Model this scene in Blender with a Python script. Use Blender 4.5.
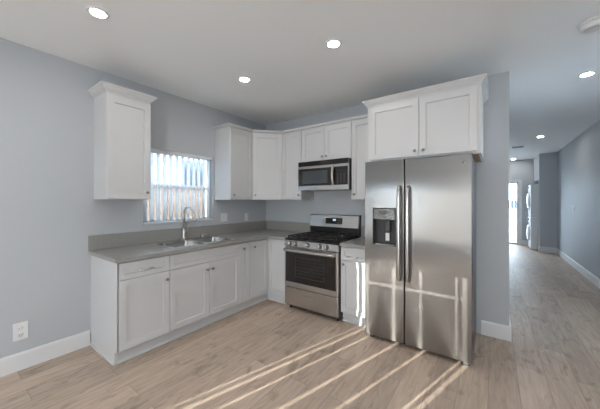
import bpy, bmesh, math, random
from mathutils import Vector, Matrix
random.seed(7)
R = math.radians
scene = bpy.context.scene
for o in list(bpy.data.objects):
    bpy.data.objects.remove(o)
C = scene.collection

# ------------------------------------------------------------------ camera, sky, sun, daylight, exposure
H = 2.62                                   # ceiling height
cd = bpy.data.cameras.new('camera'); cam = bpy.data.objects.new('camera', cd); C.objects.link(cam)
cam.location = (3.088, -3.301, 1.3587)
cam.rotation_euler = (R(90), 0, 0.6254)
cd.sensor_width = 36.0; cd.sensor_fit = 'HORIZONTAL'
cd.lens = 267.51 / 600 * 36
cd.shift_y = -(204.5 - 200.81) / 600
cd.clip_start = 0.05
scene.camera = cam

w = bpy.data.worlds.new('sky'); scene.world = w; w.use_nodes = True
bg = w.node_tree.nodes['Background']
bg.inputs[0].default_value = (0.70, 0.85, 1.0, 1); bg.inputs[1].default_value = 17.0

SUN_AZ, SUN_EL = R(16.6), R(11.4)
sd = bpy.data.lights.new('sun', 'SUN'); sun = bpy.data.objects.new('sun', sd); C.objects.link(sun)
dirv = Vector((math.sin(SUN_AZ) * math.cos(SUN_EL), math.cos(SUN_AZ) * math.cos(SUN_EL), -math.sin(SUN_EL)))
sun.rotation_euler = dirv.to_track_quat('-Z', 'Y').to_euler()
sun.location = (0, -12, 6)
sd.energy = 13.0; sd.angle = R(0.12); sd.color = (1.0, 0.93, 0.84)

def area(name, loc, direction, sx, sy, power, col):
    l = bpy.data.lights.new(name, 'AREA'); o = bpy.data.objects.new(name, l); C.objects.link(o)
    l.shape = 'RECTANGLE'; l.size = sx; l.size_y = sy; l.energy = power; l.color = col
    o.location = loc; o.rotation_euler = Vector(direction).to_track_quat('-Z', 'Y').to_euler()
    return o
area('daylight_living_window', (1.42, -5.66, 0.97), (0, 1, 0), 2.40, 1.30, 14, (1.0, 0.96, 0.90))
area('fill_light_front', (3.72, -5.68, 1.05), (0, 1, 0.05), 0.80, 1.80, 45, (0.93, 0.97, 1.0))  # fill light added out of view to brighten the hall and right side
for n_, loc_, dr_, sx_, sy_ in (('kitchen_window_portal', (-.10, -1.4925, 1.525), (1, 0, 0), .88, .84), ('hall_door_portal', (3.34, 7.50, 1.0), (0, -1, 0), .78, 1.9)):
    area(n_, loc_, dr_, sx_, sy_, 1, (1, 1, 1)).data.cycles.is_portal = True
area('daylight_hall_door', (3.34, 7.36, 1.05), (0, -1, 0), 0.72, 1.80, 9, (0.80, 0.90, 1.0))
LAMP = 178.0                                # downlight lens radiance

scene.view_settings.view_transform = 'Standard'; scene.view_settings.look = 'None'
scene.view_settings.gamma = 1; scene.view_settings.use_curve_mapping = False
scene.view_settings.exposure = 0.15

# ------------------------------------------------------------------ materials
def mat(name, col=(.8, .8, .8), rough=.5, metal=0, bump=0, bscale=60, vary=0, vscale=8, spec=.5, emit=None, estr=0):
    m = bpy.data.materials.new(name); m.use_nodes = True
    nt = m.node_tree; b = nt.nodes['Principled BSDF']
    b.inputs['Base Color'].default_value = (*col, 1); b.inputs['Roughness'].default_value = rough
    b.inputs['Metallic'].default_value = metal; b.inputs['Specular IOR Level'].default_value = spec
    geo = nt.nodes.new('ShaderNodeNewGeometry')
    if vary:
        n = nt.nodes.new('ShaderNodeTexNoise'); n.inputs['Scale'].default_value = vscale; n.inputs['Detail'].default_value = 4
        nt.links.new(geo.outputs['Position'], n.inputs['Vector'])
        r = nt.nodes.new('ShaderNodeValToRGB'); r.color_ramp.elements[0].position = .3; r.color_ramp.elements[1].position = .7
        r.color_ramp.elements[0].color = (*[max(0, c * (1 - vary)) for c in col], 1)
        r.color_ramp.elements[1].color = (*[min(1, c * (1 + vary)) for c in col], 1)
        nt.links.new(n.outputs['Fac'], r.inputs[0]); nt.links.new(r.outputs[0], b.inputs['Base Color'])
    if bump:
        n = nt.nodes.new('ShaderNodeTexNoise'); n.inputs['Scale'].default_value = bscale
        nt.links.new(geo.outputs['Position'], n.inputs['Vector'])
        bp = nt.nodes.new('ShaderNodeBump'); bp.inputs['Strength'].default_value = bump; bp.inputs['Distance'].default_value = .002
        nt.links.new(n.outputs['Fac'], bp.inputs['Height']); nt.links.new(bp.outputs[0], b.inputs['Normal'])
    if emit:
        b.inputs['Emission Color'].default_value = (*emit, 1); b.inputs['Emission Strength'].default_value = estr
    return m

WALL = mat('wall_paint', (.475, .503, .533), .6, bump=.12, bscale=180)
CEIL = mat('ceiling_paint', (.90, .915, .92), .7, bump=.12, bscale=120)
TRIM = mat('white_trim_paint', (.72, .73, .745), .38)
CAB = mat('white_cabinet_lacquer', (.585, .59, .60), .33)
STONE = mat('grey_quartz', (.295, .291, .281), .30, vary=.07, vscale=90)
NICK = mat('brushed_nickel', (.70, .68, .65), .34, 1)
KNOBM = mat('dark_nickel_knob', (.30, .29, .28), .28, 1)
CHROME = mat('sink_steel', (.55, .55, .54), .26, 1)
BLACK = mat('black_enamel', (.012, .012, .013), .25)
GLASSB = mat('black_oven_glass', (.015, .013, .012), .06, spec=.6)
DARK = mat('dark_grey_plastic', (.045, .045, .05), .4)
IRON = mat('cast_iron', (.018, .018, .019), .55, bump=.2, bscale=300)
PLAST = mat('white_plastic', (.74, .75, .76), .35)
SLOT = mat('socket_shadow_grey', (.12, .12, .12), .5)
PLY = mat('plywood_underside', (.36, .25, .16), .6, vary=.2, vscale=30)
WHITE_APP = mat('white_appliance_enamel', (.78, .80, .82), .25)
GREYGLASS = mat('smoked_door_glass', (.05, .055, .065), .08)
VANE = mat('white_blind_vane', (.86, .88, .90), .5)
FENCE = mat('brown_fence_wood', (.22, .135, .09), .8, vary=.3, vscale=12)
STUCCO = mat('pale_stucco', (.78, .84, .92), .8, vary=.05)
CONC = mat('pale_concrete', (.24, .24, .235), .8, vary=.1)
BLUEF = mat('blue_grey_fence_paint', (.03, .05, .07), .7)
LENS = mat('downlight_lens', (1, 1, 1), .5, emit=(1.0, .96, .90), estr=LAMP)
CLOCK = mat('clock_display', (.05, .06, .07), .3, emit=(.7, .85, 1.0), estr=.7)
FILM = mat('painted_reflection_film', (.13, .125, .12), .22, .4, vary=.75, vscale=70)  # noise paints the film's marbled reflections into its colour

def steel(name, col, wav=.0):
    m = bpy.data.materials.new(name); m.use_nodes = True
    nt = m.node_tree; N = nt.nodes; L = nt.links
    b1 = N['Principled BSDF']; out = N['Material Output']
    b2 = N.new('ShaderNodeBsdfPrincipled'); mx = N.new('ShaderNodeMixShader'); mx.inputs[0].default_value = .36
    tg = N.new('ShaderNodeTangent'); tg.direction_type = 'RADIAL'; tg.axis = 'Z'; L.new(tg.outputs[0], b1.inputs['Tangent']); b1.inputs['Anisotropic'].default_value = .9; b1.inputs['Anisotropic Rotation'].default_value = 0
    for b, r in ((b1, .15), (b2, .38)):
        b.inputs['Base Color'].default_value = (*col, 1); b.inputs['Metallic'].default_value = 1; b.inputs['Roughness'].default_value = r
    geo = N.new('ShaderNodeNewGeometry'); mp = N.new('ShaderNodeMapping'); mp.inputs['Scale'].default_value = (9, 9, 500)
    L.new(geo.outputs['Position'], mp.inputs[0])
    n = N.new('ShaderNodeTexNoise'); n.inputs['Scale'].default_value = 1; L.new(mp.outputs[0], n.inputs['Vector'])
    bp = N.new('ShaderNodeBump'); bp.inputs['Strength'].default_value = .002; bp.inputs['Distance'].default_value = .001
    L.new(n.outputs['Fac'], bp.inputs['Height'])
    last = bp
    if wav:
        n2 = N.new('ShaderNodeTexNoise'); n2.inputs['Scale'].default_value = 5; n2.inputs['Detail'].default_value = 0
        L.new(geo.outputs['Position'], n2.inputs['Vector'])
        b3 = N.new('ShaderNodeBump'); b3.inputs['Strength'].default_value = wav; b3.inputs['Distance'].default_value = .004
        L.new(n2.outputs['Fac'], b3.inputs['Height']); L.new(bp.outputs[0], b3.inputs['Normal']); last = b3
    for b in (b1, b2): L.new(last.outputs[0], b.inputs['Normal'])
    L.new(b1.outputs[0], mx.inputs[1]); L.new(b2.outputs[0], mx.inputs[2]); L.new(mx.outputs[0], out.inputs[0])
    return m
STEEL = steel('stainless_steel', (.295, .289, .282), .10)
STEELP = steel('stainless_steel_trim', (.58, .565, .55))

def glass(name):
    m = bpy.data.materials.new(name); m.use_nodes = True
    nt = m.node_tree; N = nt.nodes; L = nt.links
    N.remove(N['Principled BSDF'])
    t = N.new('ShaderNodeBsdfTransparent'); t.inputs[0].default_value = (.95, .97, .97, 1)
    g = N.new('ShaderNodeBsdfGlossy'); g.inputs['Roughness'].default_value = .02
    f = N.new('ShaderNodeFresnel'); f.inputs[0].default_value = 1.45
    mx = N.new('ShaderNodeMixShader'); L.new(f.outputs[0], mx.inputs[0]); L.new(t.outputs[0], mx.inputs[1]); L.new(g.outputs[0], mx.inputs[2])
    L.new(mx.outputs[0], N['Material Output'].inputs[0])
    return m
GLASS = glass('window_glass')

def vane_mat():
    m = bpy.data.materials.new('translucent_vane'); m.use_nodes = True
    nt = m.node_tree; N = nt.nodes; L = nt.links; N.remove(N['Principled BSDF'])
    d = N.new('ShaderNodeBsdfDiffuse'); d.inputs[0].default_value = (.88, .90, .92, 1)
    t = N.new('ShaderNodeBsdfTranslucent'); t.inputs[0].default_value = (.95, .97, .98, 1)
    mx = N.new('ShaderNodeMixShader'); mx.inputs[0].default_value = .75
    L.new(d.outputs[0], mx.inputs[1]); L.new(t.outputs[0], mx.inputs[2]); L.new(mx.outputs[0], N['Material Output'].inputs[0])
    return m
VANET = vane_mat()

def floor_mat():
    m = bpy.data.materials.new('oak_plank_floor'); m.use_nodes = True
    nt = m.node_tree; N = nt.nodes; L = nt.links; b = N['Principled BSDF']
    geo = N.new('ShaderNodeNewGeometry'); sep = N.new('ShaderNodeSeparateXYZ'); L.new(geo.outputs['Position'], sep.inputs[0])
    cmb = N.new('ShaderNodeCombineXYZ'); L.new(sep.outputs['Y'], cmb.inputs['X']); L.new(sep.outputs['X'], cmb.inputs['Y'])
    br = N.new('ShaderNodeTexBrick'); L.new(cmb.outputs[0], br.inputs['Vector'])
    br.offset = .37; br.offset_frequency = 2; br.squash = 1
    br.inputs['Scale'].default_value = 1; br.inputs['Brick Width'].default_value = 1.22; br.inputs['Row Height'].default_value = .18
    br.inputs['Mortar Size'].default_value = .0016; br.inputs['Mortar Smooth'].default_value = .2; br.inputs['Bias'].default_value = 0
    br.inputs['Color1'].default_value = (0, 0, 0, 1); br.inputs['Color2'].default_value = (1, 1, 1, 1); br.inputs['Mortar'].default_value = (.5, .5, .5, 1)
    # per-plank shift of the grain
    mad = N.new('ShaderNodeVectorMath'); mad.operation = 'MULTIPLY_ADD'
    L.new(br.outputs['Color'], mad.inputs[0]); mad.inputs[1].default_value = (7, 13, 5); L.new(geo.outputs['Position'], mad.inputs[2])
    mp = N.new('ShaderNodeMapping'); mp.inputs['Scale'].default_value = (40, 4.0, 1); L.new(mad.outputs[0], mp.inputs[0])
    g = N.new('ShaderNodeTexNoise'); g.inputs['Scale'].default_value = 1; g.inputs['Detail'].default_value = 6; g.inputs['Distortion'].default_value = .6
    L.new(mp.outputs[0], g.inputs['Vector'])
    mp2 = N.new('ShaderNodeMapping'); mp2.inputs['Scale'].default_value = (11, 4.5, 1); L.new(mad.outputs[0], mp2.inputs[0])
    g2 = N.new('ShaderNodeTexNoise'); g2.inputs['Scale'].default_value = 1; g2.inputs['Detail'].default_value = 3; g2.inputs['Distortion'].default_value = 1.2
    L.new(mp2.outputs[0], g2.inputs['Vector'])
    ramp = N.new('ShaderNodeValToRGB'); e = ramp.color_ramp.elements
    e[0].position = .22; e[0].color = (.39, .30, .235, 1); e[1].position = .80; e[1].color = (.58, .472, .39, 1)
    L.new(g.outputs['Fac'], ramp.inputs[0])
    knot = N.new('ShaderNodeValToRGB'); k = knot.color_ramp.elements
    k[0].position = .25; k[0].color = (.64, .62, .61, 1); k[1].position = .44; k[1].color = (1, 1, 1, 1)
    L.new(g2.outputs['Fac'], knot.inputs[0])
    mul = N.new('ShaderNodeMix'); mul.data_type = 'RGBA'; mul.blend_type = 'MULTIPLY'; mul.inputs[0].default_value = 1
    L.new(ramp.outputs[0], mul.inputs[6]); L.new(knot.outputs[0], mul.inputs[7])
    tone = N.new('ShaderNodeMapRange'); tone.inputs['To Min'].default_value = .86; tone.inputs['To Max'].default_value = 1.12
    L.new(br.outputs['Color'], tone.inputs['Value'])
    vm = N.new('ShaderNodeVectorMath'); vm.operation = 'SCALE'; L.new(mul.outputs[2], vm.inputs[0]); L.new(tone.outputs[0], vm.inputs['Scale'])
    seam = N.new('ShaderNodeMix'); seam.data_type = 'RGBA'; L.new(br.outputs['Fac'], seam.inputs[0]); L.new(vm.outputs[0], seam.inputs[6])
    seam.inputs[7].default_value = (.27, .215, .18, 1)
    L.new(seam.outputs[2], b.inputs['Base Color'])
    b.inputs['Roughness'].default_value = .5; b.inputs['Specular IOR Level'].default_value = .25
    bp = N.new('ShaderNodeBump'); bp.inputs['Strength'].default_value = .12; bp.inputs['Distance'].default_value = .001
    L.new(g.outputs['Fac'], bp.inputs['Height']); L.new(bp.outputs[0], b.inputs['Normal'])
    return m
FLOOR = floor_mat()

# ------------------------------------------------------------------ mesh helpers
class MB:
    def __init__(s): s.bm = bmesh.new()
    def box(s, x0, x1, y0, y1, z0, z1, bev=0, seg=2):
        t = bmesh.new(); bmesh.ops.create_cube(t, size=1)
        for v in t.verts:
            v.co = Vector((x0 + (v.co.x + .5) * (x1 - x0), y0 + (v.co.y + .5) * (y1 - y0), z0 + (v.co.z + .5) * (z1 - z0)))
        if bev: bmesh.ops.bevel(t, geom=list(t.edges), offset=bev, segments=seg, affect='EDGES', profile=.5)
        s.merge(t); return s
    def merge(s, t):
        vm = {v: s.bm.verts.new(v.co) for v in t.verts}
        for f in t.faces:
            try: s.bm.faces.new([vm[v] for v in f.verts]).smooth = f.smooth
            except ValueError: pass
        t.free()
    def quadstrip(s, rings, closed_ring=True, caps=True, smooth=True):
        V = [[s.bm.verts.new(p) for p in r] for r in rings]
        n = len(V[0])
        for a, b in zip(V, V[1:]):
            for i in range(n if closed_ring else n - 1):
                f = s.bm.faces.new((a[i], a[(i + 1) % n], b[(i + 1) % n], b[i])); f.smooth = smooth
        if caps:
            s.bm.faces.new(V[0][::-1]); s.bm.faces.new(V[-1])
        return s
    def tube(s, pts, r, seg=12, flat=1.0):
        pts = [Vector(p) for p in pts]; rr = r if isinstance(r, (list, tuple)) else [r] * len(pts)
        rings = []; up = None
        for i, p in enumerate(pts):
            t = (pts[min(i + 1, len(pts) - 1)] - pts[max(i - 1, 0)]).normalized()
            if up is None:
                up = Vector((0, 0, 1)) if abs(t.z) < .9 else Vector((1, 0, 0))
            u = (up - t * up.dot(t)).normalized(); v = t.cross(u); up = u
            rings.append([p + u * math.cos(a) * rr[i] + v * math.sin(a) * rr[i] * flat for a in [2 * math.pi * k / seg for k in range(seg)]])
        return s.quadstrip(rings)
    def cyl(s, p0, p1, r, seg=20, r1=None): return s.tube([p0, p1], [r, r if r1 is None else r1], seg)
    def lathe(s, prof, org, axis=(0, 0, 1), seg=24):     # prof: (radius, distance along axis)
        a = Vector(axis).normalized(); o = Vector(org)
        u = a.orthogonal().normalized(); v = a.cross(u)
        rings = [[o + a * h + (u * math.cos(t) + v * math.sin(t)) * max(r, 1e-4) for t in [2 * math.pi * k / seg for k in range(seg)]] for r, h in prof]
        return s.quadstrip(rings)
    def shaker(s, x0, x1, z0, z1, y, t=.02, st=.057, rec=.0105):     # front faces -y, back on plane y
        def rect(i, yy): return [s.bm.verts.new((a, yy, c)) for a, c in ((x0 + i, z0 + i), (x1 - i, z0 + i), (x1 - i, z1 - i), (x0 + i, z1 - i))]
        e = .0018
        loops = [rect(0, y), rect(0, y - t + e), rect(e, y - t), rect(st, y - t), rect(st + .002, y - t + rec)]
        for a, b in zip(loops, loops[1:]):
            for i in range(4): s.bm.faces.new((a[i], a[(i + 1) % 4], b[(i + 1) % 4], b[i]))
        s.bm.faces.new(loops[-1]); s.bm.faces.new(loops[0][::-1]); return s
    def grid(s, us, vs, filled, w0, w1, axes='xyz'):     # slab of cells in (u,v), extruded w0..w1; filled(i,j)
        def P(u, v, w): return {'xyz': (u, v, w), 'yzx': (w, u, v), 'xzy': (u, w, v)}[axes]
        nu, nv = len(us) - 1, len(vs) - 1; cache = {}
        def V(i, j, k):
            if (i, j, k) not in cache: cache[(i, j, k)] = s.bm.verts.new(P(us[i], vs[j], (w0, w1)[k]))
            return cache[(i, j, k)]
        F = lambda i, j: 0 <= i < nu and 0 <= j < nv and filled(i, j)
        for i in range(nu):
            for j in range(nv):
                if not F(i, j): continue
                for k in (0, 1): s.bm.faces.new((V(i, j, k), V(i + 1, j, k), V(i + 1, j + 1, k), V(i, j + 1, k)))
                for di, dj, e in ((-1, 0, ((i, j), (i, j + 1))), (1, 0, ((i + 1, j), (i + 1, j + 1))), (0, -1, ((i, j), (i + 1, j))), (0, 1, ((i, j + 1), (i + 1, j + 1)))):
                    if not F(i + di, j + dj):
                        a, b = e; s.bm.faces.new((V(*a, 0), V(*b, 0), V(*b, 1), V(*a, 1)))
        return s
    def sweep(s, path, prof):          # path: 2D polyline; prof: (outward offset to the right of travel, z); mitred corners
        P = [Vector(p) for p in path]; rings = []
        for i, p in enumerate(P):
            ns = []
            for a, b in ((i - 1, i), (i, i + 1)):
                if 0 <= a and b < len(P):
                    d = (P[b] - P[a]).normalized(); ns.append(Vector((d.y, -d.x)))
            n = ns[0] if len(ns) == 1 else (ns[0] + ns[1]) / (1 + ns[0].dot(ns[1]))
            rings.append([(p.x + n.x * o, p.y + n.y * o, z) for o, z in prof])
        return s.quadstrip(rings, smooth=False)
    def build(s, name, m, parent=None, loc=None, rz=0):
        bm = s.bm; bmesh.ops.recalc_face_normals(bm, faces=list(bm.faces))
        me = bpy.data.meshes.new(name); bm.to_mesh(me); bm.free(); me.materials.append(m)
        o = bpy.data.objects.new(name, me); C.objects.link(o)
        if parent: o.parent = parent
        if loc: o.location = loc
        o.rotation_euler.z = rz
        return o

def tag(o, label=None, cat=None, group=None, kind=None):
    for k, v in (('label', label), ('category', cat), ('group', group), ('kind', kind)):
        if v: o[k] = v
    return o
def thing(name, label, cat, loc=(0, 0, 0), rz=0, group=None):
    o = bpy.data.objects.new(name, None); C.objects.link(o); o.location = loc; o.rotation_euler.z = rz
    o.empty_display_size = .1
    return tag(o, label, cat, group)
def copy_tree(o, parent=None):
    c = o.copy(); C.objects.link(c); c.parent = parent
    for ch in [x for x in bpy.data.objects if x.parent == o]: copy_tree(ch, c)
    return c
def struct(name, mb, m): return tag(mb.build(name, m), kind='structure')

# ------------------------------------------------------------------ room shell
XR = 4.43; YB = -5.8; XW = 3.215; YE = 6.22; YF = 7.42; T = .12
NX = 4.92                                  # laundry niche back
struct('floor', MB().box(-T, NX + T, YB - T, YF + T, -.1, 0), FLOOR)
struct('ceiling', MB().box(-T, NX + T, YB - T, YF + T, H, H + .1), CEIL)
WY0, WY1, WZ0, WZ1 = -1.94, -1.045, 1.10, 1.95
struct('wall_left', MB().grid([YB - T, WY0, WY1, T], [0, WZ0, WZ1, H], lambda i, j: not (i == 1 and j == 1), -T, 0, 'yzx'), WALL)
struct('wall_back', MB().box(0, XW, 0, T, 0, H), WALL)
struct('wall_hall_left', MB().box(XW - T, XW, T, 5.4, 0, H), WALL)
struct('wall_hall_recess', MB().box(2.3, XW - T, 5.28, 5.4, 0, H), WALL)
struct('wall_hall_side', MB().box(2.3, 2.42, 5.4, YF, 0, H), WALL)
RX0, RX1, RZ0, RZ1 = .20, 2.64, .30, 1.83            # living room window, behind the camera
struct('wall_front', MB().grid([0, RX0, RX1, XR + T], [0, RZ0, RZ1, H], lambda i, j: not (i == 1 and j == 1), YB - T, YB, 'xzy'), WALL)
SY0, SY1, SZ0, SZ1 = .0, 1.0, 1.0, 2.0
struct('wall_right', MB().grid([YB, SY0, SY1, YE + .1], [0, SZ0, SZ1, H], lambda i, j: not (i == 1 and j == 1), XR, XR + T, 'yzx'), WALL)
struct('wall_hall_stub', MB().box(4.085, XR, YE, YE + .1, 0, H), WALL)
struct('wall_niche_header', MB().box(4.085, 4.185, YE + .1, YF, 1.94, H), WALL)
struct('wall_niche_near', MB().box(XR + T, NX, YE, YE + .1, 0, H), WALL)
struct('wall_niche_back', MB().box(NX, NX + T, YE, YF, 0, H), WALL)
DX0, DX1, DZ1 = 2.95, 3.735, 1.95
struct('wall_hall_end', MB().grid([2.3, DX0, DX1, NX + T], [0, DZ1, H], lambda i, j: not (i == 1 and j == 0), YF, YF + T, 'xzy'), WALL)

BP = [(0, 0), (.016, 0), (.016, .125), (.011, .140), (0, .140)]
def base(name, path): return struct(name, MB().sweep(path, BP), TRIM)
LEND = -2.405                                        # near end of the left cabinet run
base('baseboard_left', [(0, LEND - .012), (0, YB)][::-1])
base('baseboard_back', [(2.99, 0), (XW, 0), (XW, 5.39)])
base('baseboard_right', [(4.085, YE + .1), (4.085, YE), (XR, YE), (XR, YB)])
base('baseboard_hall_end', [(DX1 + .07, YF), (4.06, YF)])
base('baseboard_front', [(XR - .02, YB), (0.02, YB)])

def window(name, y0, y1, z0, z1, axis, plane, rail=True):     # frame + glass set in a wall opening
    m = MB(); f = .04; a = plane
    def bx(u0, u1, v0, v1, mm, d0=-.02, d1=.02):
        if axis == 'x': mm.box(a + d0, a + d1, u0, u1, v0, v1)
        else: mm.box(u0, u1, a + d0, a + d1, v0, v1)
    bx(y0, y0 + f, z0, z1, m); bx(y1 - f, y1, z0, z1, m); bx(y0 + f, y1 - f, z0, z0 + f, m); bx(y0 + f, y1 - f, z1 - f, z1, m)
    if rail: bx(y0 + f, y1 - f, (z0 + z1) / 2 - .02, (z0 + z1) / 2 + .02, m)
    else: bx((y0 + y1) / 2 - .02, (y0 + y1) / 2 + .02, z0 + f, z1 - f, m)
    o = struct(name, m, TRIM)
    g = MB(); bx(y0 + f, y1 - f, z0 + f, z1 - f, g, -.003, .003); g.build('pane', GLASS, o)
    return o
w1 = window('window_1', WY0, WY1, WZ0, WZ1, 'x', -.09)
MB().box(-.11, .018, WY0 - .0, WY1 + .0, WZ0, WZ0 + .018, .003).build('window_sill', TRIM, w1)
w2m = MB(); f = .04
for (a, b, c, d) in ((RX0, RX0 + f, RZ0, RZ1), (RX1 - f, RX1, RZ0, RZ1), (RX0 + f, RX1 - f, RZ0, RZ0 + f), (RX0 + f, RX1 - f, RZ1 - .012, RZ1)):
    w2m.box(a, b, YB - .10, YB - .06, c, d)
w2 = struct('window_2', w2m, TRIM)
MB().box(RX0 + f, RX1 - f, YB - .083, YB - .077, RZ0 + f, RZ1 - .012).build('pane', GLASS, w2)
struct('added_fill_door', MB().grid([3.28, 3.36, 4.08, 4.16], [0.01, .14, 1.92, 2.03], lambda i, j: not (i == 1 and j == 1), YB, YB + .04, 'xzy'), TRIM)  # unseen door added to go with the front fill light
MB().box(3.36, 4.08, YB + .017, YB + .023, .14, 1.92).build('pane', GREYGLASS, bpy.data.objects['added_fill_door'])

window('added_fill_window', SY0, SY1, SZ0, SZ1, 'x', XR + .08)  # unseen window added so sky light reaches the right floor and hall
# glazed door at the end of the hall
dm = MB(); e = .07
for (a, b, c, d) in ((DX0 - e, DX0, 0, DZ1 + e), (DX1, DX1 + e, 0, DZ1 + e), (DX0, DX1, DZ1, DZ1 + e)):
    dm.box(a, b, YF - .018, YF, c, d)
struct('trim_1', dm, TRIM)
dm = MB(); s_ = .05
for (a, b, c, d) in ((DX0, DX0 + s_, 0, DZ1), (DX1 - s_, DX1, 0, DZ1), (DX0 + s_, DX1 - s_, 0, .05), (DX0 + s_, DX1 - s_, DZ1 - .05, DZ1)):
    dm.box(a, b, YF + .03, YF + .07, c + .002, d)
d1 = struct('door_1', dm, TRIM)
MB().box(DX0 + s_, DX1 - s_, YF + .047, YF + .053, .05, DZ1 - .05).build('pane', GLASS, d1)

# ------------------------------------------------------------------ outside
struct('ground', MB().box(-9, 10, -14, 16, -.25, -.13), CONC)
fm = MB()
for k in range(60):
    y = -6 + k * .14; fm.box(-1.62, -1.60, y, y + .132, -.13, 1.66 + random.uniform(-.01, .01))
for z in (.3, 1.3): fm.box(-1.66, -1.62, -6, 2.4, z, z + .09)
tag(fm.build('wooden_fence', FENCE), 'brown wooden board fence seen outside through the kitchen window blinds', 'fence')
hs = thing('sun_block_house', 'pale blue-white house wall behind the fence, added to block low sun', 'house', (-3.4, -2, -.13))  # added tall enough to keep low sun off the kitchen blind
MB().box(-.4, 0, -7, 5, 0, 4.6).build('wall', STUCCO, hs)
MB().box(-.6, .35, -7.2, 5.2, 4.6, 4.8).build('roof_eave', TRIM, hs)
for y in (-3, 0.2, 2.4):
    fr = MB().box(0, .03, y, y + .9, 1.6, 2.6).build('window', TRIM, hs); MB().box(.03, .034, y + .06, y + .84, 1.66, 2.54).build('pane', GREYGLASS, fr)
pw = thing('patio_wall', 'pale garden wall topped by blue-grey boards outside the glazed hall door', 'wall', (0, 12, -.13))
MB().box(.5, 6.1, 0, .15, 0, 1.14).build('plinth', STUCCO, pw)
fm = MB()
for k in range(40): fm.box(.5 + k * .14, .63 + k * .14, .05, .08, 1.14, 1.52)
fm.build('board_panel', BLUEF, pw)

# ------------------------------------------------------------------ blinds
def vane(m, w_, z0, z1):
    n = 7; rows = []
    for z in (z0, z1):
        rows.append([((-4 * (i / (n - 1) - .5) ** 2) * .006, (i / (n - 1) - .5) * w_, z) for i in range(n)])
    ring = [p for p in rows[0]] + [(x - .0012, y, z) for x, y, z in rows[0][::-1]]
    ring2 = [p for p in rows[1]] + [(x - .0012, y, z) for x, y, z in rows[1][::-1]]
    return m.quadstrip([ring, ring2])
bl = thing('vertical_blind', 'white vertical blind with narrow open vanes in the kitchen window over the sink', 'blind', (-.035, (WY0 + WY1) / 2, WZ0))
MB().box(-.022, .022, -.445, .445, .815, .85, .003).build('headrail', PLAST, bl)
for k in range(12):
    o = vane(MB(), .089, .025, .80).build('vane', VANET, bl, (0, -.41 + k * .0745, 0), R(33))
    MB().box(-.003, .003, -.004, .004, .80, .816).build('stem', PLAST, o)
bl2 = thing('vertical_blind', 'closed white vertical blind over the wide living room window behind the camera', 'blind', (0, YB - .03, 0))
MB().box(RX0 + .01, RX1 - .01, -.02, .02, RZ1 - .030, RZ1 - .002, .002).build('headrail', PLAST, bl2)
slits = [(.332, .350), (.396, .434), (.534, .564), (.788, .826), (1.027, 1.060), (1.308, 1.330), (1.362, 1.400)]
edges = [RX0 + .012] + [e for s_ in slits for e in s_] + [RX1 - .012]
VT = 1.606
for a, b in zip(edges[0::2], edges[1::2]):
    n = max(1, math.ceil((b - a) / .082)); ww = (b - a) / n
    for k in range(n):
        v = MB(); ov = .006 if n > 1 else 0
        if .43 < a < 1.4:  # unseen vanes split here, shaped to throw a sun line across the refrigerator
            vane(v, ww + ov, RZ0 + .02, VT); vane(v, ww + ov, VT + .028, RZ1 - .031)
            v.box(-.002, .001, -.004, .004, VT - .005, VT + .034)
        else: vane(v, ww + ov, RZ0 + .02, RZ1 - .031)
        v.build('vane', VANE, bl2, (a + (k + .5) * ww, 0.004 * (k % 2), 0), R(90))

# ------------------------------------------------------------------ cabinets
CT = .888; CTH = .032; BT = CT - CTH                      # worktop top / thickness / cabinet top
def knob(parent, x, z, y, m=KNOBM):
    return MB().lathe([(.005, 0), (.005, .012), (.013, .016), (.0145, .022), (.011, .027), (0, .028)], (x, y, z), (0, -1, 0), 16).build('knob', m, parent)
def pull(parent, xc, z, y, L=.13):
    m = MB(); m.tube([(xc - L / 2, y - .03, z), (xc + L / 2, y - .03, z)], .006, 10)
    for s in (-1, 1): m.cyl((xc + s * L * .36, y, z), (xc + s * L * .36, y - .03, z), .0045, 10)
    return m.build('bar_pull', NICK, parent)
G = .002
def fronts(root, lst, y):
    for k, x0, x1, z0, z1, h in lst:
        if k == 'door':
            o = MB().shaker(x0 + G, x1 - G, z0 + G, z1 - G, y).build('door', CAB, root)
        else:
            o = MB().shaker(x0 + G, x1 - G, z0 + G, z1 - G, y, st=.042).build('drawer', CAB, root)
        if h and h[0] == 'k': knob(o, h[1], h[2], y - .02)
        if h and h[0] == 'p': pull(o, h[1], h[2], y - .02, h[3] if len(h) > 3 else .13)

BD = .585                                                 # base carcass depth (door face at .605)
TK = .548; KZ = .115
def base_cab(label, loc, rz, w_, lst, end=False, hollow=False, grp='white base cabinets'):
    r = thing('base_cabinet', label, 'cabinet', loc, rz, grp)
    if hollow:
        MB().box(0, .018, -BD, 0, KZ, BT).box(w_ - .018, w_, -BD, 0, KZ, BT).box(.018, w_ - .018, -BD, 0, KZ, KZ + .018).box(.018, w_ - .018, -BD, -BD + .02, KZ + .018, BT).box(.018, w_ - .018, -.01, 0, KZ + .018, BT).build('carcass', CAB, r)
    else: MB().box(0, w_, -BD, 0, KZ, BT).build('carcass', CAB, r)
    MB().box(.0 if not end else .02, w_, -TK, -TK + .05, 0, KZ).build('toe_kick', CAB, r)
    if end:
        p = MB().box(-.001, .018, -TK, 0, 0, KZ).box(-.004, 0, -BD - .018, 0, KZ - .005, BT).build('end_panel', CAB, r)
        MB().sweep([(-.001, 0), (-.001, -TK), (w_, -TK)][::-1], [(0, 0), (-.012, 0), (-.012, .012), (-.006, .018), (0, .018)]).build('shoe_molding', CAB, r)
    else:
        MB().sweep([(0, -TK), (w_, -TK)], [(0, 0), (.012, 0), (.012, .012), (.006, .018), (0, .018)]).build('shoe_molding', CAB, r)
    fronts(r, lst, -BD)
    return r
Q = R(90)
def L(y): return (0.001, y, 0)
zd = .700
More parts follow.
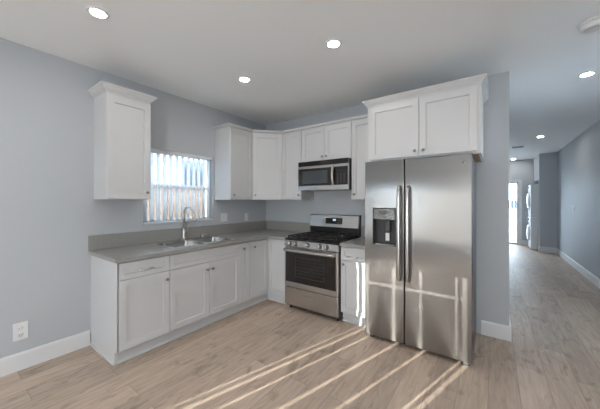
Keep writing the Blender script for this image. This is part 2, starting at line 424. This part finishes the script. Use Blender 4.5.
base_cab('white base cabinet at the near left end, drawer with bar pull over one door', L(LEND), Q, -1.968 - LEND,
         [('drawer', 0.012, .437, zd, BT - .012, ('p', .215, .765, .13)), ('door', 0.012, .437, KZ, zd, ('k', .405, .625))], True)
base_cab('wide white base cabinet under the sink with blank drawer front over two doors', L(-1.968), Q, .868,
         [('drawer', 0, .868, zd, BT - .012, None), ('door', 0, .434, KZ, zd, ('k', .402, .625)), ('door', .434, .868, KZ, zd, ('k', .466, .625))], hollow=True)
base_cab('slim white base cabinet with one tall door between sink cabinet and corner', L(-1.10), Q, .150,
         [('door', 0, .15, KZ, BT - .012, ('k', .05, .77))])
cc = thing('corner_base_cabinet', 'white L-shaped corner base cabinet with two doors meeting beside the range', 'cabinet', (0.001, -0.001, 0), 0, 'white base cabinets')
MB().grid([0, BD, .932], [-.949, -BD, 0], lambda i, j: not (i == 1 and j == 0), KZ, BT).build('carcass', CAB, cc)
MB().grid([.3, TK, .932], [-.949, -TK, -.3], lambda i, j: not (i == 1 and j == 0), 0, KZ).build('toe_kick', CAB, cc)
MB().sweep([(TK, -.949), (TK, -TK), (.932, -TK)], [(0, 0), (.012, 0), (.012, .012), (.006, .018), (0, .018)]).build('shoe_molding', CAB, cc)
d = MB().shaker(-.945, -BD - .024, KZ + G, BT - .014, -BD).build('door', CAB, cc, None, Q); knob(d, -.865, .77, -BD - .02)
MB().shaker(BD + .024, .930, KZ + G, BT - .014, -BD).build('door', CAB, cc)
X_R0, X_R1 = .938, 1.698                                  # range slot
base_cab('narrow white base cabinet between range and refrigerator, drawer over one door', (1.703, -0.001, 0), 0, .325,
         [('drawer', 0, .325, zd, BT - .012, ('p', .15, .75, .13)), ('door', 0, .325, KZ, zd, ('k', .042, .655))])

def crown_prof(z, k): return [(0, z), (.006, z), (.010, z + .012 * k), (.014 * k + .01, z + .022 * k), (.040 * k, z + .046 * k), (.048 * k, z + .050 * k), (.052 * k, z + .058 * k), (.052 * k, z + .066 * k), (0, z + .066 * k)]
UB, UT, UD = 1.372, 2.335, .305
def wall_cab(label, loc, rz, w_, d_, z0, z1, lst, crown=None, under=CAB, grp='white wall cabinets'):
    r = thing('wall_cabinet', label, 'cabinet', (loc[0], loc[1], z0), rz, grp)
    MB().box(0, w_, -d_, 0, 0.0, z1 - z0).build('carcass', CAB, r)
    fronts(r, [(k, a, b, c - z0, d - z0, (h[0], h[1], h[2] - z0) if h else None) for k, a, b, c, d, h in lst], -d_)
    if crown:
        path = [(0, 0), (0, -d_), (w_, -d_), (w_, 0)]
        MB().sweep(path[::-1], [(-o, z) for o, z in crown_prof(z1 - z0, crown)]).build('crown_molding', CAB, r)
    return r
wall_cab('white wall cabinet with crown standing alone left of the window', (0.001, -2.385, 0), Q, .375, UD, UB, UT,
         [('door', 0.0, .375, UB + .004, UT - .03, ('k', .335, 1.44))], .95)
wall_cab('white wall cabinet right of the window, nearest the bright blind', (0.001, -1.018, 0), Q, .404, UD, UB, UT,
         [('door', 0, .404, UB + .004, UT - .02, ('k', .052, 1.437))])
# diagonal corner cabinet
cz = thing('corner_wall_cabinet', 'white diagonal corner wall cabinet with one door facing the room', 'cabinet', (0.001, -0.001, UB), 0, 'white wall cabinets')
cm = MB(); foot = [(0, 0), (0, -.611), (UD, -.611), (.611, -UD), (.611, 0)]
cm.quadstrip([[(x, y, 0) for x, y in foot], [(x, y, UT - UB) for x, y in foot]], smooth=False); cm.build('carcass', CAB, cz)
dl = math.hypot(.611 - UD, .611 - UD)
d = MB().shaker(.012, dl - .012, .006, UT - UB - .02, 0).build('door', CAB, cz, (UD, -.611, 0), R(45)); knob(d, .045, 1.437 - UB, -.02)
wall_cab('narrow white wall cabinet between corner cabinet and microwave', (.614, -0.001, 0), 0, .345, UD, UB, UT,
         [('door', 0.004, .345, UB + .004, UT - .02, ('k', .308, 1.437))])
MZ0, MZ1 = 1.497, 1.872
wall_cab('short white two-door wall cabinet directly above the microwave', (.961, -0.001, 0), 0, .739, UD, MZ1 + .004, UT,
         [('door', 0, .370, MZ1 + .008, UT - .02, ('k', .338, 1.93)), ('door', .370, .739, MZ1 + .008, UT - .02, ('k', .402, 1.93))])
wall_cab('narrow white wall cabinet between microwave and refrigerator cabinet', (1.702, -0.001, 0), 0, .318, UD, UB, UT,
         [('door', 0, .318, UB + .004, UT - .02, ('k', .042, 1.437))])
# thin crown over the corner run
tr = MB().sweep([(0.002, -1.020), (UD + .004, -1.020), (UD + .004, -.613), (.613, -UD - .004), (2.02, -UD - .004)],
                [(0, UT), (.021, UT), (.026, UT + .012), (.034, UT + .022), (.034, UT + .028), (0, UT + .028)])
tag(tr.build('crown_molding', CAB), 'thin white crown molding running along the tops of the corner wall cabinets', 'molding')
fc = wall_cab('deep white two-door cabinet with crown over the refrigerator', (2.024, -0.001, 0), 0, .984, .62, 1.757, UT,
         [('door', 0.03, .505, 1.775, UT - .02, ('k', .470, 1.825)), ('door', .505, .960, 1.775, UT - .02, ('k', .545, 1.825))], .86)
MB().box(.018, .966, -.60, -.02, -.004, 0.001).build('underside', PLY, fc)['label'] = 'bare brown plywood underside'

# ------------------------------------------------------------------ worktops, sink, tap
SX0, SX1, SYA, SYB = .110, .540, -1.890, -1.122           # sink cut-out
OV = .632
wt = thing('countertop', 'grey stone L-shaped countertop along the window wall into the corner', 'countertop', (0.001, -0.001, BT), 0)
ys = [LEND - .022, SYA, SYB, -OV, 0]; xs = [0, SX0, SX1, OV, .934]
def fill(i, j):
    if i == 3: return j == 3
    return not (i == 1 and j == 1)
MB().grid(xs, ys, fill, 0, CTH).build('slab', STONE, wt)
BSH = .142
MB().grid([0, .018, .934], [LEND - .022, -.018, 0], lambda i, j: i == 0 or j == 1, CTH, CTH + BSH).build('backsplash', STONE, wt)
wr = thing('countertop', 'short grey stone countertop between range and refrigerator', 'countertop', (1.702, -0.001, BT), 0)
MB().box(0, .326, -OV, 0, 0, CTH, .002).build('slab', STONE, wr)
MB().box(0, .326, -.018, 0, CTH, CTH + BSH).build('backsplash', STONE, wr)

sk = thing('kitchen_sink', 'stainless double-bowl sink set into the grey countertop under the window', 'sink', (0, 0, CT))
rim = MB()
bw = .018; mid = -1.50; E1 = .022
xs = [SX0 - E1, SX0 + bw, SX1 - bw, SX1 + .016]; ys = [SYA - E1, SYA + bw, mid - .014, mid + .014, SYB - bw, SYB + E1]
rim.grid(xs, ys, lambda i, j: not (i == 1 and j in (1, 3)), .001, .005); rim.build('rim', NICK, sk)
def bowl(y0, y1, dep):
    def rr(x0, x1, a, b, r, z, n=5):
        pts = []
        for cx, cy, t0 in ((x1 - r, b - r, 0), (x0 + r, b - r, 90), (x0 + r, a + r, 180), (x1 - r, a + r, 270)):
            for k in range(n): t = R(t0 + 90 * k / (n - 1)); pts.append((cx + r * math.cos(t), cy + r * math.sin(t), z))
        return pts
    x0, x1 = SX0 + bw, SX1 - bw
    m = MB(); m.quadstrip([rr(x0, x1, y0, y1, .03, .003), rr(x0 + .004, x1 - .004, y0 + .004, y1 - .004, .04, -dep + .03), rr(x0 + .03, x1 - .03, y0 + .03, y1 - .03, .05, -dep)], caps=False)
    m.bm.faces.new(m.bm.verts[-20:] if False else list(m.bm.verts)[-20:])
    o = m.build('bowl', CHROME, sk)
    MB().lathe([(.045, 0), (.042, .004), (.02, .002), (0, .002)], ((x0 + x1) / 2, (y0 + y1) / 2, -dep + .0005)).build('drain', NICK, o)
bowl(SYA + bw, mid - .014, .20); bowl(mid + .014, SYB - bw, .20)

fx, fy = .056, -1.50
ft = thing('kitchen_faucet', 'brushed nickel gooseneck faucet rising behind the sink', 'faucet', (fx, fy, CT))
MB().lathe([(.030, 0), (.030, .006), (.022, .012), (.019, .03), (.018, .13), (.014, .14)], (0, 0, 0)).build('base', NICK, ft)
pts = [(0, 0, .13), (0, 0, .30)] + [(.095 - .095 * math.cos(t), 0, .30 + .095 * math.sin(t)) for t in [R(a) for a in range(12, 166, 12)]]
last = Vector(pts[-1]); dirn = Vector((math.cos(R(-62)), 0, math.sin(R(-62))))
pts += [tuple(last + dirn * .02)]
MB().tube(pts, .0145, 14).build('neck', NICK, ft)
p0 = last + dirn * .015
MB().tube([p0, p0 + dirn * .03, p0 + dirn * .085, p0 + dirn * .10], [.016, .019, .022, .020], 16).build('spray_head', NICK, ft)
MB().tube([(0, .012, .10), (0, .045, .112)], .009, 12).tube([(0, .040, .108), (.01, .055, .17), (.014, .060, .19)], [.007, .006, .005], 10).build('handle', NICK, ft)
sp = thing('soap_dispenser', 'small nickel soap dispenser with short spout to the right of the faucet', 'soap dispenser', (.056, -1.245, CT))
MB().lathe([(.020, 0), (.020, .004), (.012, .010), (.010, .035), (.013, .037), (.013, .05), (.004, .056)], (0, 0, 0), seg=16).build('pump', NICK, sp)
MB().tube([(0, 0, .046), (.05, 0, .052), (.075, 0, .046), (.08, 0, .036)], .0055, 10).build('spout', NICK, sp)

# ------------------------------------------------------------------ range
W = X_R1 - X_R0 - .006
rg = thing('gas_range', 'stainless gas range with black grates and glass oven door', 'range', (X_R0 + .003, -.002, 0))
MB().box(0, W, -.625, -.005, .035, .865, .003).build('body', DARK, rg)
for x in (.04, W - .04):
    for y in (-.58, -.06): MB().lathe([(.018, 0), (.018, .01), (.012, .012), (.012, .036)], (x, y, 0), seg=14).build('foot', BLACK, rg)
MB().box(0, W, -.655, -.005, .866, .889, .005).build('cooktop', BLACK, rg)
cp = MB(); cp.quadstrip([[(x, -.625, .785), (x, -.668, .792), (x, -.655, .866), (x, -.625, .866)] for x in (0, W)], smooth=False)
cpo = cp.build('control_panel', STEELP, rg)
for fr_ in (.12, .235, .47, .69, .81):
    x = W * fr_; n = Vector((0, -.98, .17))
    MB().lathe([(.027, 0), (.027, .004), (.023, .007), (.021, .032), (.018, .037), (0, .037)], (x, -.661, .829), n, 20).build('knob', STEELP, cpo)
    MB().lathe([(.032, .0), (.032, .0025), (.027, .003)], (x, -.661, .829), n, 24).build('knob_shade_ring', DARK, cpo)  # dark ring stands in for the shading around the knob
od = MB().box(0.003, W - .003, -.662, -.627, .288, .780, .004).build('oven_door', STEELP, rg)
og = MB().box(.022, W - .022, -.6645, -.660, .352, .733, .001).build('door_glass', GLASSB, od)
gi = MB()
for (a, b, c, d) in ((.17, W - .17, .665, .669), (.17, W - .17, .425, .429), (.17, .174, .429, .665), (W - .174, W - .17, .429, .665)): gi.box(a, b, -.6652, -.6644, c, d)
for k in range(1, 6): gi.box(.174, W - .174, -.6652, -.6644, .429 + k * .039, .4305 + k * .039)
gi.build('oven_window', mat('oven_window_mesh', (.06, .05, .045), .3), og)
hm = MB(); hp = []
for k in range(13):
    t = k / 12; hp.append((.03 + t * (W - .06), -.705 - .012 * math.sin(math.pi * t), .752))
hm.tube(hp, .019, 16)
for x in (.05, W - .05): hm.cyl((x, -.66, .752), (x, -.706, .752), .011, 12)
hm.build('handle', STEELP, od)
dw = MB().box(.003, W - .003, -.660, -.627, .062, .279, .004).build('storage_drawer', STEELP, rg)
MB().box(W / 2 - .085, W / 2 + .085, -.676, -.659, .190, .220, .006).build('drawer_pull', STEELP, dw)
bgm = MB(); bgm.quadstrip([[(x, -.012, .889), (x, -.055, .889), (x, -.050, 1.00), (x, -.012, 1.00)] for x in (.006, W - .006)], smooth=False)
bg_ = bgm.build('backguard', BLACK, rg)
bu = MB(); bu.quadstrip([[(x, -.008, 1.002), (x, -.082, 1.002), (x, -.080, 1.02), (x, -.058, 1.158), (x, -.045, 1.168), (x, -.008, 1.168)] for x in (0, W - .012)], smooth=False)
bo = bu.build('back_panel', STEELP, rg)
for x in (-.001, W - .012): MB().quadstrip([[(xx, -.006, .90), (xx, -.058, .90), (xx, -.084, 1.000), (xx, -.082, 1.02), (xx, -.060, 1.160), (xx, -.045, 1.170), (xx, -.006, 1.170)] for xx in (x, x + (.001 if x < 0 else .012))], smooth=False).build('end_cap', DARK, bo)
def slope(z): return -.080 + (z - 1.02) / .138 * .022
def panel(x0, x1, z0, z1, off, m, name, par):
    mm = MB(); mm.quadstrip([[(x, slope(z0) - off, z0), (x, slope(z1) - off, z1), (x, slope(z1) + .004, z1), (x, slope(z0) + .004, z0)] for x in (x0, x1)], smooth=False)
    return mm.build(name, m, par)
dp = panel(W * .34, W * .68, 1.045, 1.125, .002, GLASSB, 'display_panel', bo)
panel(W * .49, W * .55, 1.085, 1.112, .003, CLOCK, 'clock', dp)
for k in range(4):
    for q in range(2):
        x = W * (.365 + k * .03) if k < 4 else 0
        panel(x, x + .012, 1.062 + q * .03, 1.068 + q * .03, .003, FILM, 'button', dp)
        x = W * (.575 + k * .025); panel(x, x + .010, 1.062 + q * .03, 1.068 + q * .03, .003, FILM, 'button', dp)
for i in range(3):                                        # three cast-iron grates
    gw = (W - .05) / 3; x0 = .025 + i * gw; x1 = x0 + gw - .006; m = MB(); z0, z1 = .905, .921
    for y in (-.62, -.365, -.11): m.box(x0, x1, y - .006, y + .006, z0, z1, .002, 1)
    for x in (x0 + .006, x1 - .006): m.box(x - .006, x + .006, -.62, -.11, z0, z1, .002, 1)
    for yc in (-.49, -.24):
        m.box((x0 + x1) / 2 - .005, (x0 + x1) / 2 + .005, yc - .11, yc + .11, z0, z1, .002, 1)
        m.box(x0, x1, yc - .005, yc + .005, z0, z1, .002, 1)
    for x in (x0 + .008, x1 - .008):
        for y in (-.615, -.115): m.box(x - .006, x + .006, y - .006, y + .006, .888, z0 + .002)
    m.build('grate', IRON, rg)
    for yc in ((-.49, -.24) if i != 1 else (-.365,)):
        MB().lathe([(.05, 0), (.05, .006), (.036, .008), (.036, .013), (.026, .016), (0, .016)], ((x0 + x1) / 2, yc, .8885), seg=20).build('burner', IRON, rg)

# ------------------------------------------------------------------ microwave
mw = thing('microwave', 'stainless over-the-range microwave with black glass front', 'microwave', (.965, -.002, MZ0))
W = 1.697 - .965
MH = MZ1 - MZ0
MB().box(0, W, -.375, 0, 0, MH, .003).build('body', BLACK, mw)
MB().box(0, W, -.400, -.376, MH - .062, MH, .003).build('vent_grille', GLASSB, mw)
vg = MB()
for k in range(3): vg.box(.02, W - .02, -.4015, -.3995, MH - .05 + k * .014, MH - .046 + k * .014)
md = MB(); md.grid([0, .004, W - .004, W], [0, .056, MH - .095, MH - .064], lambda i, j: not (i == 1 and j == 1), -.400, -.377, 'xzy')
mdo = md.build('door', STEELP, mw)
MB().box(.0045, .525, -.399, -.380, .0565, MH - .0955).build('door_glass', GLASSB, mdo)
MB().box(.07, .45, -.3995, -.3985, .085, MH - .125).build('window_screen', mat('microwave_window', (.06, .066, .072), .12), mdo)
MB().box(.527, W - .0045, -.399, -.380, .0565, MH - .0955).build('control_panel', GLASSB, mw)
cpn = [o for o in bpy.data.objects if o.parent == mw and o.name.startswith('control_panel')][0]
for a in range(3):
    for b in range(5): MB().box(.585 + a * .042, .605 + a * .042, -.3997, -.3988, .085 + b * .024, .093 + b * .024).build('button', DARK, cpn)
MB().box(.57, .69, -.3997, -.3988, .215, .245).build('display', mat('microwave_display', (.02, .03, .035), .1), cpn)
hp = []
for k in range(11):
    t = k / 10; hp.append((.535, -.412 - .024 * math.sin(math.pi * t), .055 + t * (MH - .125)))
m = MB().tube(hp, .016, 14)
for z in (.06, MH - .075): m.cyl((.535, -.399, z), (.535, -.414, z), .010, 10)
m.build('handle', STEELP, mdo)

# ------------------------------------------------------------------ refrigerator
FX0, FW, FH = 2.0445, .908, 1.746
fr = thing('refrigerator', 'stainless side-by-side refrigerator with ice dispenser in left door', 'refrigerator', (FX0, -.03, 0))
yb = -.625; yf = -.709                                    # local: door back / door face
MB().box(0.004, FW - .004, yb + .006, 0, .025, FH - .012, .004).build('case', DARK, fr)
MB().box(0.02, FW - .02, yb - .02, yb + .012, .006, .034).build('kick_grille', BLACK, fr)
for x in (.05, FW - .05): MB().box(x - .03, x + .03, yb - .06, yb + .02, 0, .028, .005).build('foot', DARK, fr)
for x in (.04, FW - .04): MB().box(x - .035, x + .035, yb - .03, yb + .06, FH - .011, FH + .002, .003).build('hinge_cover', DARK, fr)
seam = 2.423 - FX0
def fridge_door(x0, x1, hole=None):
    z0, z1 = .036, FH; m = MB()
    us = [x0, x1] if not hole else [x0, hole[0], hole[1], x1]; vs = [z0, z1] if not hole else [z0, hole[2], hole[3], z1]
    m.grid(us, vs, lambda i, j: not (hole and i == 1 and j == 1), yb, yf, 'xzy')
    bm = m.bm
    ed = [e for e in bm.edges if all(abs(v.co.y - yf) < 1e-6 for v in e.verts) and (
        all(abs(v.co.x - x0) < 1e-6 for v in e.verts) or all(abs(v.co.x - x1) < 1e-6 for v in e.verts) or
        all(abs(v.co.z - z0) < 1e-6 for v in e.verts) or all(abs(v.co.z - z1) < 1e-6 for v in e.verts))]
    bmesh.ops.bevel(bm, geom=ed, offset=.008, segments=3, affect='EDGES', profile=.5)
    return m.build('door', STEEL, fr)
hx0, hx1, hz0, hz1 = 2.123 - FX0, 2.350 - FX0, .925, 1.292
ld = fridge_door(0, seam - .0035, (hx0, hx1, hz0, hz1)); rd = fridge_door(seam + .0035, FW)
dh = MB(); b = .007                                       # dispenser: bezel, cavity, panel, paddle, tray
dh.grid([hx0, hx0 + b, hx1 - b, hx1], [hz0, hz0 + b, hz1 - b, hz1], lambda i, j: not (i == 1 and j == 1), yf - .004, yf + .01, 'xzy')
disp = dh.build('dispenser_bezel', DARK, ld)
cv = MB(); cv.box(hx0 + .001, hx1 - .001, yb - .003, yb + .004, hz0 + .001, hz1 - .001)
for (a, b_, c, d) in ((hx0, hx0 + .006, hz0, hz1), (hx1 - .006, hx1, hz0, hz1), (hx0, hx1, hz0, hz0 + .006)): cv.box(a + .0005, b_ - .0005, yf + .010, yb, c + .0005, d - .0005)
cv.build('dispenser_recess', DARK, ld)
cpz = hz1 - .115
cpd = MB().box(hx0 + .008, hx1 - .008, yf - .002, yb - .004, cpz, hz1 - .008, .004).build('dispenser_panel', FILM, ld)
MB().box(hx0 + .065, hx0 + .135, yf - .0035, yf - .001, cpz + .05, cpz + .085).build('display', SLOT, cpd)
MB().box(hx0 + .115, hx0 + .165, yf + .02, yf + .06, cpz - .12, cpz - .002, .006).build('ice_chute', BLACK, ld)
MB().box(hx0 + .112, hx0 + .150, yf + .045, yf + .052, hz0 + .045, hz0 + .12, .003).build('paddle', PLAST, ld)['label'] = 'pale grey paddle'
MB().box(hx0 + .02, hx1 - .02, yf + .004, yb - .006, hz0 + .007, hz0 + .016, .002).build('drip_tray', STEELP, ld)
for x, dd in ((seam - .038, ld), (seam + .038, rd)):
    hp = [(x, yf - .004, .625), (x, yf - .040, .640), (x, yf - .050, .67)] + [(x, yf - .054, .67 + k * .075) for k in range(1, 11)] + [(x, yf - .050, 1.452), (x, yf - .040, 1.475), (x, yf - .004, 1.490)]
    MB().tube(hp, .0125, 14, 1.25).build('handle', STEELP, dd)
lx, lz = 2.893 - FX0, 1.672                               # round emblem
em = MB(); em.lathe([(.017, 0), (.017, .0015), (.015, .0025), (0, .0025)], (lx, yf, lz), (0, -1, 0), 28); emo = em.build('emblem', CHROME, rd)
cu = bpy.data.curves.new('monogram', 'FONT'); cu.body = 'GE'; cu.size = .018; cu.extrude = .0003; cu.align_x = 'CENTER'; cu.align_y = 'CENTER'; cu.shear = .3; cu.space_character = .8
to = bpy.data.objects.new('tmp', cu); C.objects.link(to)
bpy.context.view_layer.update()
me = bpy.data.meshes.new_from_object(to.evaluated_get(bpy.context.evaluated_depsgraph_get()))
bpy.data.objects.remove(to); me.materials.clear(); me.materials.append(NICK)
go = bpy.data.objects.new('monogram', me); C.objects.link(go); go.parent = emo; go.location = (lx, yf - .0028, lz); go.rotation_euler = (R(90), 0, 0)
rm = MB(); rm.lathe([(.0135, 0), (.0135, .0004), (.0125, .0004), (.0125, 0)], (lx, yf - .0025, lz), (0, -1, 0), 28); rm.build('ring', DARK, emo)

# ------------------------------------------------------------------ stacked laundry
def laundry(name, label, z, top):
    t = thing(name, label, name.split('_')[-1], (3.93, 6.46, z))
    MB().box(0, .72, 0, .68, 0.012 if z == 0 else 0, .905, .012).build('body', WHITE_APP, t)
    if z == 0:
        for x in (.05, .67):
            for y in (.05, .63): MB().cyl((x, y, 0), (x, y, .014), .02).build('foot', DARK, t)
    zc = .45
    d = MB().lathe([(.235, 0), (.235, .02), (.20, .045), (.165, .05), (.165, .03)], (0, .34, zc), (-1, 0, 0), 32).build('door', CHROME if False else WHITE_APP, t)
    MB().lathe([(.166, .0), (.166, .035), (.12, .055), (.06, .068), (0, .07)], (0, .34, zc), (-1, 0, 0), 32).build('door_glass', GREYGLASS, d)
    cpl = MB().box(-.006, .0, .02, .66, .77, .89, .003).build('control_panel', PLAST, t)
    MB().lathe([(.035, 0), (.033, .02), (0, .022)], (-.006, .34, .83), (-1, 0, 0), 20).build('dial', DARK, cpl)
    MB().box(-.008, -.005, .44, .60, .80, .86).build('display', DARK, cpl)
laundry('clothes_washer', 'white front-loading washer at the hall end, lower of the stacked pair', 0, False)
laundry('clothes_dryer', 'white front-loading dryer at the hall end, stacked on the washer', .907, True)

# ------------------------------------------------------------------ downlights, detector, vent, outlets, switch
LBL = [((.941, -2.64), 'recessed ceiling downlight nearest the left wall, above the lone wall cabinet', 1),
       ((.999, -1.391), 'recessed ceiling downlight in front of the kitchen window', 1),
       ((2.05, -1.404), 'recessed ceiling downlight in front of the refrigerator', 1),
       ((3.845, .529), 'recessed ceiling downlight over the hall entrance right of the refrigerator', 1),
       ((3.841, 3.717), 'recessed ceiling downlight midway down the hall', 1),
       ((3.585, 7.0), 'recessed ceiling downlight at the far end of the hall by the door', 1),
       ((.95, -4.2), 'added recessed fill downlight behind the camera on the left', 0),  # this and the following unseen downlights are added for fill
       ((2.1, -4.2), 'added recessed fill downlight behind the camera in the middle', 0),
       ((3.4, -4.2), 'added recessed fill downlight behind the camera on the right', 0),
       ((3.4, -2.0), 'added recessed fill downlight just above the camera on the right', 0),
       ((3.95, -1.1), 'added recessed fill downlight beside the smoke detector, outside the picture', 0)]
first = None
for (x, y), lab, vis in LBL:
    if first is None:
        first = thing('recessed_downlight', lab, 'ceiling light', (x, y, H), 0, 'recessed ceiling downlights')
        MB().lathe([(.042, 0), (.064, 0), (.064, -.003), (.060, -.006), (.046, -.007), (.042, -.003)], (0, 0, 0), seg=32).build('trim_ring', PLAST, first)
        MB().lathe([(.0, -.001), (.0455, -.001), (.0455, -.005), (.035, -.0075), (0, -.0085)], (0, 0, 0), seg=32).build('lens', LENS, first)
    else:
        c = copy_tree(first); c.location = (x, y, H); c['label'] = lab
fl = thing('added_flush_lamp', 'round flush fill lamp added in the unseen living area behind the camera', 'ceiling lamp', (2.7, -4.75, H))  # lamp added out of view to brighten the back wall
MB().lathe([(.22, 0), (.22, -.02), (.20, -.025)], (0, 0, 0), seg=32).build('base', PLAST, fl)
MB().lathe([(.20, -.02), (.19, -.05), (.14, -.09), (.07, -.108), (0, -.112)], (0, 0, 0), seg=32).build('lamp_shade', mat('fill_lamp_diffuser', (1, 1, 1), .5, emit=(1, .97, .93), estr=30), fl)
sm = thing('smoke_detector', 'round white smoke detector on the ceiling at the top right', 'smoke detector', (3.655, -.56, H))
MB().lathe([(.075, 0), (.075, -.012), (.066, -.016), (.063, -.016)], (0, 0, 0), seg=32).build('base', PLAST, sm)
MB().lathe([(.062, -.013), (.066, -.020), (.062, -.044), (.044, -.055), (.040, -.049), (.022, -.049), (0, -.054)], (0, 0, 0), seg=32).build('cover', PLAST, sm)
cvn = thing('ceiling_vent', 'small white square vent on the hall ceiling between two downlights', 'vent', (3.55, 4.75, H))
m = MB(); m.grid([-.13, -.105, .105, .13], [-.13, -.105, .105, .13], lambda i, j: not (i == 1 and j == 1), -.008, 0); m.build('frame', PLAST, cvn)
m = MB()
for k in range(9): m.box(-.106, .106, -.098 + k * .024, -.088 + k * .024, -.007, -.001)
m.build('louvre', SLOT, cvn)

def outlet(label, loc, rz, name='wall_outlet', cat='outlet', grp=None, gang=1):
    t = thing(name, label, cat, loc, rz, grp); hw = .036 if gang == 1 else .058
    p = MB().box(-hw, hw, -.006, -.0005, -.058, .058, .002).build('cover_plate', PLAST, t)
    if name == 'wall_outlet':
        for z in (-.022, .022):
            s = MB().lathe([(.015, 0), (.015, .0015), (0, .0015)], (0, -.006, z), (0, -1, 0), 20).build('socket', PLAST, p)
            MB().box(-.007, -.005, -.0082, -.0074, z - .004, z + .005).box(.005, .007, -.0082, -.0074, z - .004, z + .005).build('slot', SLOT, s)
    else:
        for x in ((-.023, .023) if gang == 2 else (0,)):
            MB().box(x - .016, x + .016, -.009, -.005, -.033, .033, .002).build('rocker', PLAST, p)
    return t
outlet('white outlet low on the left wall above the baseboard', (0, -2.872, .31), Q, grp='white wall outlets').scale = (1.2, 1, 1.2)
outlet('white two-gang switch plate above the counter just right of the kitchen window', (0, -.865, 1.125), Q, 'light_switch', 'switch', None, 2)
outlet('white outlet above the counter near the wall corner, right of the switch plate', (0, -.44, 1.11), Q, grp='white wall outlets')
outlet('white switch plate on the right-hand hall wall', (XR, 4.45, 1.20), -Q, 'light_switch', 'switch', None, 2)
